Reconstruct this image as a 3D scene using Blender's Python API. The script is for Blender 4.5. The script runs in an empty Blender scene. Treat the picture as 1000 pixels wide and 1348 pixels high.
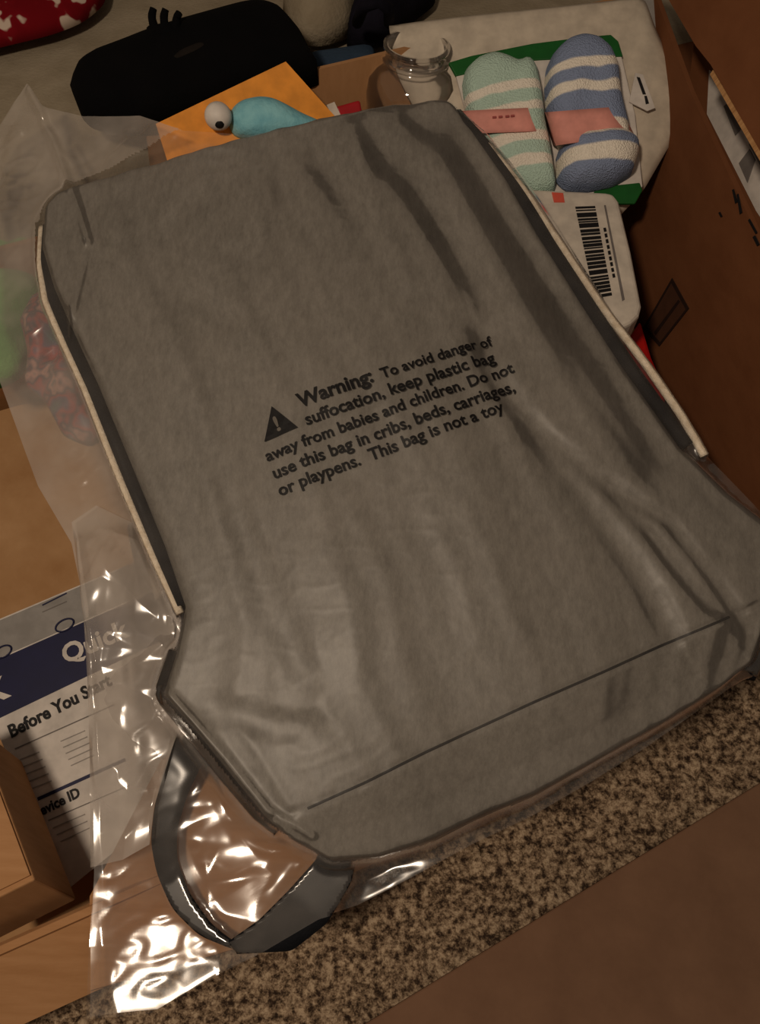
import bpy, math, random
import numpy as np
from mathutils import Vector
from mathutils.bvhtree import BVHTree

SC = bpy.context.scene
COL = SC.collection
random.seed(7)

# ------------------------------------------------------------------ camera, light, exposure
TH = math.radians(57.0)          # pitch below the horizon
F = 1080.0                       # focal length for the 1000 x 1348 frame
CAMZ = 0.78
cam_data = bpy.data.cameras.new('camera')
cam = bpy.data.objects.new('camera', cam_data)
COL.objects.link(cam)
cam.location = (0, 0, CAMZ)
cam.rotation_euler = (math.radians(90) - TH, 0, 0)
cam_data.sensor_fit = 'VERTICAL'
cam_data.sensor_height = 24.0
cam_data.lens = 24.0 * F / 1348.0
cam_data.clip_start = 0.02
SC.camera = cam

world = bpy.data.worlds.new('world')
SC.world = world
world.use_nodes = True
world.node_tree.nodes['Background'].inputs[0].default_value = (1.0, 0.78, 0.60, 1)
world.node_tree.nodes['Background'].inputs[1].default_value = 0.10

def lamp(name, loc, power, radius, col):
    d = bpy.data.lights.new(name, 'POINT')
    d.energy = power
    d.shadow_soft_size = radius
    d.color = col
    o = bpy.data.objects.new(name, d)
    o.location = loc
    COL.objects.link(o)
    return o
lamp('table_lamp_light', (-0.27, -0.16, 1.22), 20.5, 0.05, (1.0, 0.81, 0.62))

SC.view_settings.view_transform = 'Standard'
SC.view_settings.look = 'None'
SC.view_settings.gamma = 1.0
SC.view_settings.use_curve_mapping = False
SC.view_settings.exposure = 0.0

# ------------------------------------------------------------------ measuring helpers
FWD = np.array([0, math.cos(TH), -math.sin(TH)])
UPV = np.array([0, math.sin(TH), math.cos(TH)])
RGT = np.array([1.0, 0, 0])
CAM = np.array([0, 0, CAMZ])

def ray(p):
    return FWD + RGT * ((p[0] - 500.0) / F) + UPV * ((674.0 - p[1]) / F)

class Plane:
    """A flat working plane in the place: origin, unit normal n, in-plane axes a (across) and b (away)."""
    def __init__(self, o, n, a=(1, 0, 0)):
        self.o = np.array(o, float)
        self.n = np.array(n, float); self.n /= np.linalg.norm(self.n)
        a = np.array(a, float); a = a - self.n * a.dot(self.n)
        self.a = a / np.linalg.norm(a)
        self.b = np.cross(self.n, self.a)
    def hit(self, p, h=0.0):
        d = ray(p)
        t = (self.o + self.n * h - CAM).dot(self.n) / d.dot(self.n)
        return CAM + d * t
    def uv(self, p, h=0.0):
        w = self.hit(p, h) - self.o
        return np.array([w.dot(self.a), w.dot(self.b)])
    def w(self, u, v, h=0.0):
        return self.o + self.a * u + self.b * v + self.n * h
    def W(self, U, V, H):
        return self.o + U[..., None] * self.a + V[..., None] * self.b + H[..., None] * self.n

def tilt_plane(o, deg, yaw=0.0, a=(1, 0, 0)):
    """A plane whose normal leans deg towards the viewer's side (-y turned by yaw)."""
    t, y = math.radians(deg), math.radians(yaw)
    return Plane(o, (math.sin(t) * math.sin(y), -math.sin(t) * math.cos(y), math.cos(t)), a)

def atz(px, py, z):
    d = ray((px, py))
    return CAM + d * ((z - CAMZ) / d[2])

# vectorised gradient noise
_rs = np.random.RandomState(11)
_perm = _rs.permutation(512); _perm = np.concatenate([_perm, _perm, _perm])
_grad = _rs.normal(size=(512, 2)); _grad /= np.linalg.norm(_grad, axis=1)[:, None]
def noise(x, y, seed=0):
    x = np.asarray(x, float) + seed * 17.31; y = np.asarray(y, float) + seed * 9.77
    xi = np.floor(x).astype(int); yi = np.floor(y).astype(int)
    fx = x - xi; fy = y - yi
    def g(ix, iy, dx, dy):
        h = _perm[_perm[ix & 511] + (iy & 511)]
        return _grad[h, 0] * dx + _grad[h, 1] * dy
    sx = fx * fx * fx * (fx * (fx * 6 - 15) + 10); sy = fy * fy * fy * (fy * (fy * 6 - 15) + 10)
    a = g(xi, yi, fx, fy); b = g(xi + 1, yi, fx - 1, fy)
    c = g(xi, yi + 1, fx, fy - 1); d = g(xi + 1, yi + 1, fx - 1, fy - 1)
    return ((a + (b - a) * sx) + ((c + (d - c) * sx) - (a + (b - a) * sx)) * sy) * 1.5
def ridge(x, y, seed=0):
    return 1 - np.abs(noise(x, y, seed)) * 2
def fbm(x, y, seed=0, o=3):
    r = 0; k = 1.0
    for i in range(o):
        r = r + noise(x * 2 ** i, y * 2 ** i, seed + i) * k; k *= 0.5
    return r
def crumple(x, y, scale, seed, n=60):
    """Facets with sharp folds, like crushed paper or film."""
    rs = np.random.RandomState(seed)
    X = np.asarray(x) * scale; Y = np.asarray(y) * scale
    h = np.zeros(np.broadcast(X, Y).shape)
    for i in range(n):
        cx, cy = rs.uniform(X.min(), X.max()), rs.uniform(Y.min(), Y.max())
        a = rs.uniform(0, math.pi); r = rs.uniform(0.7, 1.8)
        d = (X - cx) * math.cos(a) + (Y - cy) * math.sin(a)
        q = np.exp(-((X - cx) ** 2 + (Y - cy) ** 2) / (r * r))
        h += np.abs(d) * q * rs.choice([-1, 1])
    return h
def seg_dist(X, Y, pts):
    """Distance to a polyline, and on which side of it (left > 0)."""
    D = np.full(X.shape, 1e9); S = np.zeros(X.shape)
    for (x0, y0), (x1, y1) in zip(pts[:-1], pts[1:]):
        dx, dy = x1 - x0, y1 - y0
        L = dx * dx + dy * dy + 1e-12
        t = np.clip(((X - x0) * dx + (Y - y0) * dy) / L, 0, 1)
        d = np.hypot(X - x0 - t * dx, Y - y0 - t * dy)
        s = np.sign(dx * (Y - y0) - dy * (X - x0))
        m = d < D
        D = np.where(m, d, D); S = np.where(m, s, S)
    return D, S
def resample(pts, n):
    pts = np.array(pts, float)
    d = np.concatenate([[0], np.cumsum(np.linalg.norm(np.diff(pts, axis=0), axis=1))])
    q = np.linspace(0, d[-1], n)
    return np.stack([np.interp(q, d, pts[:, k]) for k in range(pts.shape[1])], 1)
def smooth_poly(pts, n, it=2):
    pts = resample(pts, max(n, 8))
    for _ in range(it):
        q = pts.copy(); q[1:-1] = (pts[:-2] + pts[1:-1] * 2 + pts[2:]) / 4; pts = q
    return resample(pts, n)
def coons(top, right, bottom, left, nu, nv):
    """Grid [nv][nu] from four boundary polylines; top, bottom run left to right, left, right run top to bottom."""
    T, B = resample(top, nu), resample(bottom, nu)
    L, R = resample(left, nv), resample(right, nv)
    s = np.linspace(0, 1, nu)[None, :, None]; t = np.linspace(0, 1, nv)[:, None, None]
    G = (1 - t) * T[None] + t * B[None] + (1 - s) * L[:, None] + s * R[:, None]
    G -= (1 - s) * (1 - t) * T[0] + s * (1 - t) * T[-1] + (1 - s) * t * B[0] + s * t * B[-1]
    return G, np.broadcast_to(s[..., 0], (nv, nu)), np.broadcast_to(t[..., 0], (nv, nu))

# ------------------------------------------------------------------ mesh helpers
def link(name, verts, faces, mat, parent=None, smooth=False):
    me = bpy.data.meshes.new(name)
    me.from_pydata([tuple(map(float, v)) for v in verts], [], [tuple(map(int, f)) for f in faces])
    me.validate()
    if smooth:
        me.polygons.foreach_set('use_smooth', [True] * len(me.polygons))
    mats = mat if isinstance(mat, (list, tuple)) else [mat]
    for m in mats:
        me.materials.append(m)
    o = bpy.data.objects.new(name, me)
    COL.objects.link(o)
    if parent is not None:
        o.parent = parent
        o.matrix_parent_inverse = parent.matrix_world.inverted()
    return o
def thing(name, label, cat, loc=(0, 0, 0), group=None):
    o = bpy.data.objects.new(name, None)
    COL.objects.link(o)
    o.location = loc
    o.empty_display_size = 0.02
    bpy.context.view_layer.update()
    o['label'] = label; o['category'] = cat
    if group: o['group'] = group
    return o
def tag(o, label, cat, group=None, kind=None):
    o['label'] = label; o['category'] = cat
    if group: o['group'] = group
    if kind: o['kind'] = kind
    return o
def grid_faces(nv, nu, off=0, flip=False):
    i = np.arange(nv - 1)[:, None] * nu + np.arange(nu - 1)[None, :] + off
    q = np.stack([i, i + nu, i + nu + 1, i + 1], -1).reshape(-1, 4)
    return q[:, ::-1] if flip else q
def sheet(name, P, mat, parent=None, thick=0.0, n=None, smooth=True):
    """A grid of points [nv][nu][3]; with a thickness it becomes a closed slab (offset along -n)."""
    nv, nu = P.shape[:2]
    V = P.reshape(-1, 3); Fc = [grid_faces(nv, nu)]
    if thick is not None and n is not None:
        B = (P - np.asarray(n) * (thick[..., None] if hasattr(thick, 'shape') else thick)).reshape(-1, 3)
        V = np.concatenate([V, B]); k = nv * nu
        Fc.append(grid_faces(nv, nu, k, True))
        ring = list(range(nu)) + [r * nu + nu - 1 for r in range(1, nv)] + [(nv - 1) * nu + c for c in range(nu - 2, -1, -1)] + [r * nu for r in range(nv - 2, 0, -1)]
        ring = np.array(ring); nx = np.roll(ring, -1)
        Fc.append(np.stack([ring, nx, nx + k, ring + k], -1))
    return link(name, V, np.concatenate(Fc), mat, parent, smooth)
def pillow(name, pl, outline, mat, parent, height, h0=0.0, rings=10, n=72, power=2.0, extra=None, flat=False, px=True, smooth_it=2, base=0.0):
    """A filled outline that swells from its edge; outline is given closed in the plane."""
    o = np.array([pl.uv(p, h0) for p in outline]) if px else np.array(outline, float)
    o = smooth_poly(np.vstack([o, o[:1]]), n + 1, smooth_it)[:-1]
    c = o.mean(0)
    V = []; 
    ts = np.linspace(0, 1, rings + 1)[1:] ** 0.8
    def top(P, t):
        hh = h0 + height * np.maximum(0, 1 - t ** power) ** 0.5 if not flat else h0 + height * np.where(t < 0.995, 1, 1)
        if extra is not None: hh = hh + extra(P[:, 0], P[:, 1], t)
        return hh
    P0 = c[None]; V.append(np.array([pl.w(c[0], c[1], top(P0, np.array([0.0]))[0])]))
    for t in ts:
        P = c + (o - c) * t
        hh = top(P, np.full(len(P), t))
        V.append(pl.o + P[:, :1] * pl.a + P[:, 1:] * pl.b + hh[:, None] * pl.n)
    hb = h0 - base
    V.append(pl.o + o[:, :1] * pl.a + o[:, 1:] * pl.b + hb * pl.n - pl.n * 0.0)
    k = len(o); fcs = []
    for i in range(k):
        fcs.append((0, 1 + i, 1 + (i + 1) % k))
    for r in range(rings):
        a = 1 + r * k; b = a + k
        for i in range(k):
            j = (i + 1) % k
            fcs.append((a + i, b + i, b + j, a + j))
    fcs.append(tuple(1 + rings * k + i for i in range(k))[::-1])
    return link(name, np.concatenate(V), fcs, mat, parent, True)
def slab(name, pts, thick_vec, mat, parent=None, smooth=False):
    """A polygon of 3D points pushed along a vector: a board with real thickness."""
    pts = [np.array(p, float) for p in pts]; k = len(pts); tv = np.array(thick_vec, float)
    V = pts + [p + tv for p in pts]
    fcs = [tuple(range(k)), tuple(range(2 * k - 1, k - 1, -1))]
    fcs += [(i, i + k, (i + 1) % k + k, (i + 1) % k) for i in range(k)]
    o = link(name, V, fcs, mat, parent, smooth)
    return o
def bevel(o, w=0.002, seg=2):
    m = o.modifiers.new('bevel', 'BEVEL'); m.width = w; m.segments = seg; m.limit_method = 'ANGLE'
    return o
def tube(name, pts, rad, mat, parent=None, n=8, closed=False):
    pts = np.array(pts, float); k = len(pts)
    rad = np.full(k, rad) if np.isscalar(rad) else np.array(rad)
    tan = np.gradient(pts, axis=0); tan /= np.linalg.norm(tan, axis=1)[:, None] + 1e-12
    ref = np.array([0.31, 0.2, 0.93]); V = []
    for i in range(k):
        a = np.cross(tan[i], ref); a /= np.linalg.norm(a); b = np.cross(tan[i], a)
        for j in range(n):
            q = 2 * math.pi * j / n
            V.append(pts[i] + rad[i] * (a * math.cos(q) + b * math.sin(q)))
    fcs = [(i * n + j, i * n + (j + 1) % n, (i + 1) * n + (j + 1) % n, (i + 1) * n + j) for i in range(k - 1) for j in range(n)]
    fcs += [tuple(range(n))[::-1], tuple((k - 1) * n + j for j in range(n))]
    return link(name, V, fcs, mat, parent, True)
def ribbon(name, L, R, nrm, thick, mat, parent=None):
    """A flat strap between two edge lines."""
    L, R = np.array(L), np.array(R)
    P = np.stack([L, L * 0.75 + R * 0.25, (L + R) / 2, L * 0.25 + R * 0.75, R], 1)
    return sheet(name, P, mat, parent, thick, nrm)
def lathe(name, prof, o, axis, mat, parent=None, n=40):
    axis = np.array(axis, float); axis /= np.linalg.norm(axis)
    a = np.cross(axis, (0.3, 1, 0.1)); a /= np.linalg.norm(a); b = np.cross(axis, a)
    V = []; o = np.array(o, float)
    for r, z in prof:
        for j in range(n):
            q = 2 * math.pi * j / n
            V.append(o + axis * z + r * (a * math.cos(q) + b * math.sin(q)))
    fcs = [(i * n + j, i * n + (j + 1) % n, (i + 1) * n + (j + 1) % n, (i + 1) * n + j) for i in range(len(prof) - 1) for j in range(n)]
    return link(name, V, fcs, mat, parent, True)
def ball(name, c, r, mat, parent=None, axis=(0, 0, 1), squash=1.0, n=24):
    prof = [(r * math.sin(math.pi * i / 14) + 1e-5, -r * squash * math.cos(math.pi * i / 14)) for i in range(15)]
    return lathe(name, prof, c, axis, mat, parent, n)

# ------------------------------------------------------------------ materials
def lin(c):
    return tuple(((x / 255) / 12.92 if x / 255 <= 0.04045 else ((x / 255 + 0.055) / 1.055) ** 2.4) for x in c) + (1,)
class Mat:
    def __init__(self, name, col, rough=0.7, spec=0.3):
        self.m = bpy.data.materials.new(name); self.m.use_nodes = True
        self.t = self.m.node_tree; self.b = self.t.nodes['Principled BSDF']
        self.b.inputs['Base Color'].default_value = lin(col)
        self.b.inputs['Roughness'].default_value = rough
        self.b.inputs['Specular IOR Level'].default_value = spec
        self.tc = self.t.nodes.new('ShaderNodeTexCoord')
    def node(self, kind, **kw):
        n = self.t.nodes.new(kind)
        for k, v in kw.items():
            if k in n.inputs: n.inputs[k].default_value = v
            else: setattr(n, k, v)
        return n
    def wire(self, a, ao, b, bi):
        self.t.links.new(a.outputs[ao], b.inputs[bi]); return self
    def coords(self, scale=(1, 1, 1), rot=(0, 0, 0)):
        mp = self.node('ShaderNodeMapping'); mp.inputs['Scale'].default_value = scale; mp.inputs['Rotation'].default_value = rot
        self.wire(self.tc, 'Object', mp, 'Vector'); return mp
    def ntex(self, scale, detail=3, stretch=(1, 1, 1), rot=(0, 0, 0), rough=0.6):
        n = self.node('ShaderNodeTexNoise', Scale=scale, Detail=detail, Roughness=rough)
        self.wire(self.coords(stretch, rot), 'Vector', n, 'Vector'); return n
    def ramp(self, src, out, stops):
        r = self.node('ShaderNodeValToRGB')
        e = r.color_ramp.elements
        while len(e) < len(stops): e.new(0.5)
        for k, (p, c) in enumerate(stops):
            e[k].position = p; e[k].color = lin(c)
        self.wire(src, out, r, 'Fac'); return r
    def base(self, node, out='Color'):
        self.wire(node, out, self.b, 'Base Color'); return self
    def bump(self, src, out='Fac', strength=0.3, dist=0.002):
        b = self.node('ShaderNodeBump', Strength=strength, Distance=dist)
        self.wire(src, out, b, 'Height'); self.wire(b, 'Normal', self.b, 'Normal'); return self

def cardboard(name, col, dark, stretch=(1, 8, 1), rot=(0, 0, 0.4)):
    M = Mat(name, col, 0.82, 0.15)
    n = M.ntex(22, 5, stretch, rot)
    M.base(M.ramp(n, 'Fac', [(0.3, dark), (0.7, col)]))
    n2 = M.ntex(260, 3)
    M.bump(n2, 'Fac', 0.15, 0.0008)
    return M.m
def cloth(name, col, dark, scale=300, rough=0.95, strength=0.5, vscale=20):
    M = Mat(name, col, rough, 0.1)
    n = M.ntex(vscale, 4)
    M.base(M.ramp(n, 'Fac', [(0.35, dark), (0.65, col)]))
    M.bump(M.ntex(scale, 3), 'Fac', strength, 0.002)
    return M.m
def plain(name, col, rough=0.6, spec=0.3):
    M = Mat(name, col, rough, spec)
    n = M.ntex(60, 3)
    d = tuple(int(x * 0.9) for x in col)
    M.base(M.ramp(n, 'Fac', [(0.35, d), (0.65, col)]))
    return M.m

m_card = cardboard('cardboard', (180, 136, 96), (166, 122, 82))
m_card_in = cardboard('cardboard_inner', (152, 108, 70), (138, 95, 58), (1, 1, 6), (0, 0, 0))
m_card_dk = cardboard('cardboard_old', (134, 102, 80), (120, 90, 70), (1, 1, 1))
m_card_rt = cardboard('cardboard_brown', (120, 76, 48), (108, 66, 40), (1, 1, 2), (0, 0, 0))
m_edge = cardboard('cardboard_edge', (196, 152, 104), (150, 106, 66), (1, 30, 1))
m_kraft = cardboard('packing_paper', (190, 150, 108), (170, 128, 86), (1, 1, 1))
m_white = plain('white_card', (214, 204, 190), 0.6)
m_paper = plain('white_paper', (216, 208, 200), 0.7)
m_greypaper = plain('grey_paper', (150, 146, 142), 0.7)
m_navy = plain('navy_ink', (24, 26, 66), 0.55)
m_ink = plain('black_ink', (22, 20, 22), 0.6)
m_greyink = plain('grey_ink', (120, 114, 110), 0.7)
m_lightink = plain('pale_grey_ink', (158, 152, 146), 0.7)
m_mailer = plain('mailer_plastic', (206, 194, 176), 0.5)
m_green = plain('green_print', (20, 92, 34), 0.5)
m_red = plain('red_plastic', (190, 24, 20), 0.4)
m_orange = plain('orange_paper', (244, 158, 60), 0.75)
m_pink = plain('pink_paper', (232, 158, 146), 0.7)
m_black = cloth('black_fabric', (9, 8, 9), (5, 5, 6), 200)
m_dark = cloth('dark_fabric', (26, 24, 34), (14, 13, 20), 200)
m_beige = cloth('beige_upholstery', (158, 146, 126), (140, 128, 108), 260)
m_blueitem = cloth('blue_fabric', (52, 68, 86), (40, 54, 72), 260)
m_cord = cloth('cotton_cord', (244, 232, 212), (220, 204, 180), 700, 0.9, 0.6, 200)
m_char = cloth('charcoal_webbing', (27, 28, 32), (20, 21, 25), 900, 0.75, 0.4, 60)
m_blue_toy = cloth('blue_plush', (140, 198, 208), (112, 174, 190), 220, 0.9, 0.5, 60)
m_eye = plain('white_plush', (226, 218, 210), 0.5)
m_greenplush = cloth('green_plush', (110, 168, 96), (78, 140, 74), 180, 0.95, 0.6, 25)

# non-woven grey fabric of the backpack
M = Mat('grey_nonwoven', (116, 111, 104), 0.58, 0.25)
n = M.ntex(210, 5, (1.0, 0.3, 1.0), (0, 0, -0.42), 0.8)
M.base(M.ramp(n, 'Fac', [(0.3, (102, 98, 92)), (0.7, (132, 128, 121))]))
v = M.node('ShaderNodeTexVoronoi', Scale=420.0); M.wire(M.coords(), 'Vector', v, 'Vector')
M.bump(n, 'Fac', 0.35, 0.0016)
m_grey = M.m

# carpet
M = Mat('carpet_pile', (150, 124, 96), 0.98, 0.05)
n = M.ntex(150, 3, rough=0.75)
M.base(M.ramp(n, 'Fac', [(0.37, (58, 46, 38)), (0.45, (108, 90, 72)), (0.54, (156, 134, 110)), (0.64, (196, 174, 146))]))
M.bump(M.ntex(400, 2), 'Fac', 0.5, 0.003)
m_carpet = M.m

# patterned red and white cloth
M = Mat('red_white_cloth', (150, 20, 28), 0.95, 0.1)
n = M.ntex(38, 2)
M.base(M.ramp(n, 'Fac', [(0.45, (110, 10, 20)), (0.54, (120, 14, 24)), (0.58, (200, 180, 164)), (0.8, (200, 184, 168))]))
m_redwhite = M.m

# crushed gift wrap in many colours
M = Mat('multicolour_wrap', (120, 90, 110), 0.45, 0.4)
n = M.ntex(42, 2)
M.base(M.ramp(n, 'Fac', [(0.3, (52, 96, 110)), (0.42, (96, 82, 120)), (0.5, (180, 60, 66)), (0.58, (60, 52, 80)), (0.66, (206, 150, 140)), (0.75, (50, 100, 110))]))
m_wrap = M.m

def clear_film(name, milk_lo, milk_hi, rough, gloss=1.0, milkcol=(226, 216, 206), bump=0.0, bscale=60, ior=1.5, mscale=14):
    M = Mat(name, (255, 255, 255)); t = M.t
    t.nodes.remove(M.b)
    out = t.nodes['Material Output']
    tr = M.node('ShaderNodeBsdfTransparent'); tr.inputs['Color'].default_value = (0.97, 0.965, 0.96, 1)
    gl = M.node('ShaderNodeBsdfGlossy', Roughness=rough); gl.inputs['Color'].default_value = (1, 1, 1, 1)
    fr = M.node('ShaderNodeFresnel', IOR=ior)
    mul = M.node('ShaderNodeMath', operation='MULTIPLY'); mul.inputs[1].default_value = gloss; mul.use_clamp = True
    M.wire(fr, 'Fac', mul, 0)
    mx = M.node('ShaderNodeMixShader'); M.wire(mul, 'Value', mx, 'Fac')
    t.links.new(tr.outputs[0], mx.inputs[1]); t.links.new(gl.outputs[0], mx.inputs[2])
    di = M.node('ShaderNodeBsdfDiffuse'); di.inputs['Color'].default_value = lin(milkcol)
    tl = M.node('ShaderNodeBsdfTranslucent'); tl.inputs['Color'].default_value = lin(milkcol)
    m2 = M.node('ShaderNodeMixShader'); m2.inputs['Fac'].default_value = 0.35
    t.links.new(di.outputs[0], m2.inputs[1]); t.links.new(tl.outputs[0], m2.inputs[2])
    n = M.ntex(mscale, 3)
    mr = M.node('ShaderNodeMapRange'); mr.inputs['From Min'].default_value = 0.35; mr.inputs['From Max'].default_value = 0.7
    mr.inputs['To Min'].default_value = milk_lo; mr.inputs['To Max'].default_value = milk_hi
    M.wire(n, 'Fac', mr, 'Value')
    m3 = M.node('ShaderNodeMixShader'); M.wire(mr, 'Result', m3, 'Fac')
    t.links.new(mx.outputs[0], m3.inputs[1]); t.links.new(m2.outputs[0], m3.inputs[2])
    t.links.new(m3.outputs[0], out.inputs['Surface'])
    if bump:
        b = M.node('ShaderNodeBump', Strength=bump, Distance=0.003)
        M.wire(M.ntex(bscale, 2), 'Fac', b, 'Height')
        for s in (gl, fr): M.wire(b, 'Normal', s, 'Normal')
    return M.m
m_film = clear_film('clear_film', 0.03, 0.10, 0.42, 0.7, bump=0.1, bscale=60)
m_film2 = clear_film('clear_film_layered', 0.02, 0.11, 0.19, 3.0, bump=0.10, bscale=24, mscale=26)
m_film3 = clear_film('clear_film_folded', 0.28, 0.54, 0.16, 2.0, bump=0.08, bscale=24, mscale=18)
m_film4 = clear_film('clear_film_back', 0.03, 0.12, 0.10, 1.2, bump=0.08, bscale=24, mscale=26)
m_jar = clear_film('clear_plastic', 0.03, 0.08, 0.06, 1.6)

# ------------------------------------------------------------------ the setting: carpeted floor
nx, ny = 300, 230
X, Y = np.meshgrid(np.linspace(-0.45, 0.75, nx), np.linspace(-0.35, 0.45, ny))
fl = link('floor', [(-2.5, -1.5, -0.012), (2.5, -1.5, -0.012), (2.5, 3.0, -0.012), (-2.5, 3.0, -0.012)], [(0, 1, 2, 3)], m_carpet)
fl['kind'] = 'structure'
Z = 0.004 * noise(X * 120, Y * 120, 1) + 0.003 * noise(X * 60, Y * 60, 2) - 0.004
pile = sheet('carpet_pile', np.stack([X, Y, Z], -1)[::-1], m_carpet, None, None, None)
tag(pile, 'speckled brown and tan looped carpet under the boxes', 'carpet', kind='stuff')

# flat brown board lying on the carpet, bottom right
pA, pB = atz(440, 1372, 0.012), atz(1040, 1006, 0.012)
dv = (pB - pA) / np.linalg.norm(pB - pA); pv = np.array([dv[1], -dv[0], 0])
bd = slab('cardboard_sheet', [pA - dv * 0.3, pB + dv * 0.4, pB + dv * 0.4 + pv * 0.5, pA - dv * 0.3 + pv * 0.5], (0, 0, -0.006), m_card_dk)
tag(bd, 'flat brown cardboard sheet lying on the carpet below the wrapped backpack', 'cardboard')
bevel(bd, 0.0015)

# ------------------------------------------------------------------ bag plane (measured from the printed lines)
O0 = CAM + ray((520, 620)) * 0.58 / np.linalg.norm(ray((520, 620)))
BP = tilt_plane(O0, 18)
_d = BP.hit((680, 520)) - BP.hit((362, 628))
BP = Plane(O0, BP.n, _d)

# ------------------------------------------------------------------ the big open cardboard box
box = thing('cardboard_box', 'large open brown cardboard box that holds the wrapped backpack and other goods', 'cardboard box', (0.0, 0.4, 0.0))
ZF, ZB = 0.165, 0.40
f0, f1 = atz(-120, 1300, ZF), atz(375, 1085, ZF)
fd = (f1 - f0)[:2] / np.linalg.norm((f1 - f0)[:2])
FL = f0[:2] - fd * 0.09
FR = np.array([0.30, 0.295])
b0, b1 = atz(190, 145, ZB), atz(510, 70, ZB)
bdir = (b1 - b0)[:2] / np.linalg.norm((b1 - b0)[:2])
BL = b0[:2] - bdir * 0.27
BR = b1[:2] + bdir * 0.235
t3 = lambda p, z: np.array([p[0], p[1], z])
def wall(name, a, b, z0, z1, mat, outward, lean=0.0):
    out = np.array([outward[0], outward[1], 0.0])
    return slab(name, [t3(a, z0), t3(b, z0), t3(b, z1) + out * lean, t3(a, z1) + out * lean], out * 0.005, mat, box)
def outw(a, b):
    d = (b - a) / np.linalg.norm(b - a); return np.array([d[1], -d[0]])
bot = slab('bottom_panel', [t3(FL, 0.0), t3(FR, 0.0), t3(BR, 0.0), t3(BL, 0.0)], (0, 0, 0.005), m_card, box)
wall('side_panel', FL, FR, 0.0, ZF, m_card, outw(FL, FR))
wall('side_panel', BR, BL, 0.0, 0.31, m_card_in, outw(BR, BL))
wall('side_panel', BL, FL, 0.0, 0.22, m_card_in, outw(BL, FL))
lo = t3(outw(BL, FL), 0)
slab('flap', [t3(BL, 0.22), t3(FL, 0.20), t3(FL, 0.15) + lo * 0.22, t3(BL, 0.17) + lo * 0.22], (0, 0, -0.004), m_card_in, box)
# back flap standing up
bo = t3(outw(BR, BL), 0)
slab('flap', [t3(BR, 0.31), t3(b0[:2] - bdir * 0.012, 0.31), t3(b0[:2], ZB), t3(BR, ZB)], bo * 0.004, m_card, box)
# front flap folded outwards over the carpet
fo = t3(outw(FL, FR), 0)
fa, fb, fc, fe = t3(FL, ZF), t3(FR, ZF), atz(36, 1346, 0.125), atz(850, 972, 0.125)
e1 = (fe - fc) / np.linalg.norm(fe - fc)
fpts = [fa - t3(fd, 0) * 0.05, fb, fe, fc - e1 * 0.12]
nn = np.cross(fpts[1] - fpts[0], fpts[3] - fpts[0]); nn /= np.linalg.norm(nn); nn = nn if nn[2] < 0 else -nn
slab('flap', fpts, nn * 0.004, m_card, box)
ip = [(118, 1180, .166), (212, 1000, .180), (292, 955, .184), (420, 1080, .178), (480, 1120, .174), (440, 1184, .160), (318, 1246, .150), (118, 1304, .147)]
slab('inner_flap', [atz(*q) for q in ip], (0, 0, -0.004), m_card, box)
# right flap standing up: a plane through the right wall, leaning a little
RW_o = t3(FR, 0.26)
rd = t3(BR - FR, 0); rl = np.linalg.norm(rd); rd /= rl
ro = np.array([rd[1], -rd[0], 0])
RW = Plane(RW_o, -ro + np.array([0, 0, 0.10]), rd)
rf = [RW.o - rd * 0.02, RW.o + rd * (rl + 0.02), RW.hit((850, -40)), RW.hit((908, 120)), RW.hit((932, 172)), RW.hit((985, 285)), RW.hit((1060, 460))]
slab('flap', rf, ro * 0.004, m_card_rt, box)
slab('side_panel', [RW.w(-0.02, 0.255), RW.w(rl + 0.02, 0.255), RW.w(rl + 0.02, 0.0), RW.w(-0.02, 0.0)], ro * 0.005, m_card_rt, box)
# printed square with a ring of ink, and hand-written strokes on the flap
def ink_quad(name, pl, q, mat, parent, h=0.0008, thick=0.0006):
    P = [pl.hit(p, h) for p in q]
    return slab(name, P, -pl.n * thick, mat, parent)
sq = [(884, 366), (906, 406), (867, 456), (846, 432)]
sqo = ink_quad('printed_square', RW, sq, plain('brown_tint', (80, 48, 30), 0.85), box)
mk = plain('brown_ink', (44, 24, 14), 0.8)
for i in range(4):
    a, b = np.array(sq[i], float), np.array(sq[(i + 1) % 4], float)
    c = np.mean(sq, 0)
    ink_quad('printed_line', RW, [a, b, b + (c - b) * 0.13, a + (c - a) * 0.13], mk, box, 0.0012)
a, b, c_, d_ = [np.array(p, float) for p in sq]
ink_quad('printed_line', RW, [a + (d_ - a) * .1 + (b - a) * .55, b + (c_ - b) * .1 - (b - a) * .35, c_ - (c_ - b) * .1 - (c_ - d_) * .4, d_ - (d_ - a) * .1 + (c_ - d_) * .5], mk, box, 0.0012)
for q in ([(963, 250), (965, 249), (970, 266), (967, 268)], [(969, 256), (971, 255), (976, 280), (973, 282)], [(984, 290), (986, 288), (996, 306), (994, 308)], [(945, 280), (947, 279), (950, 285), (948, 286)], [(990, 312), (993, 310), (999, 322), (996, 324)]):
    ink_quad('ink_stroke', RW, q, m_ink, box, 0.0012)

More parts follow.
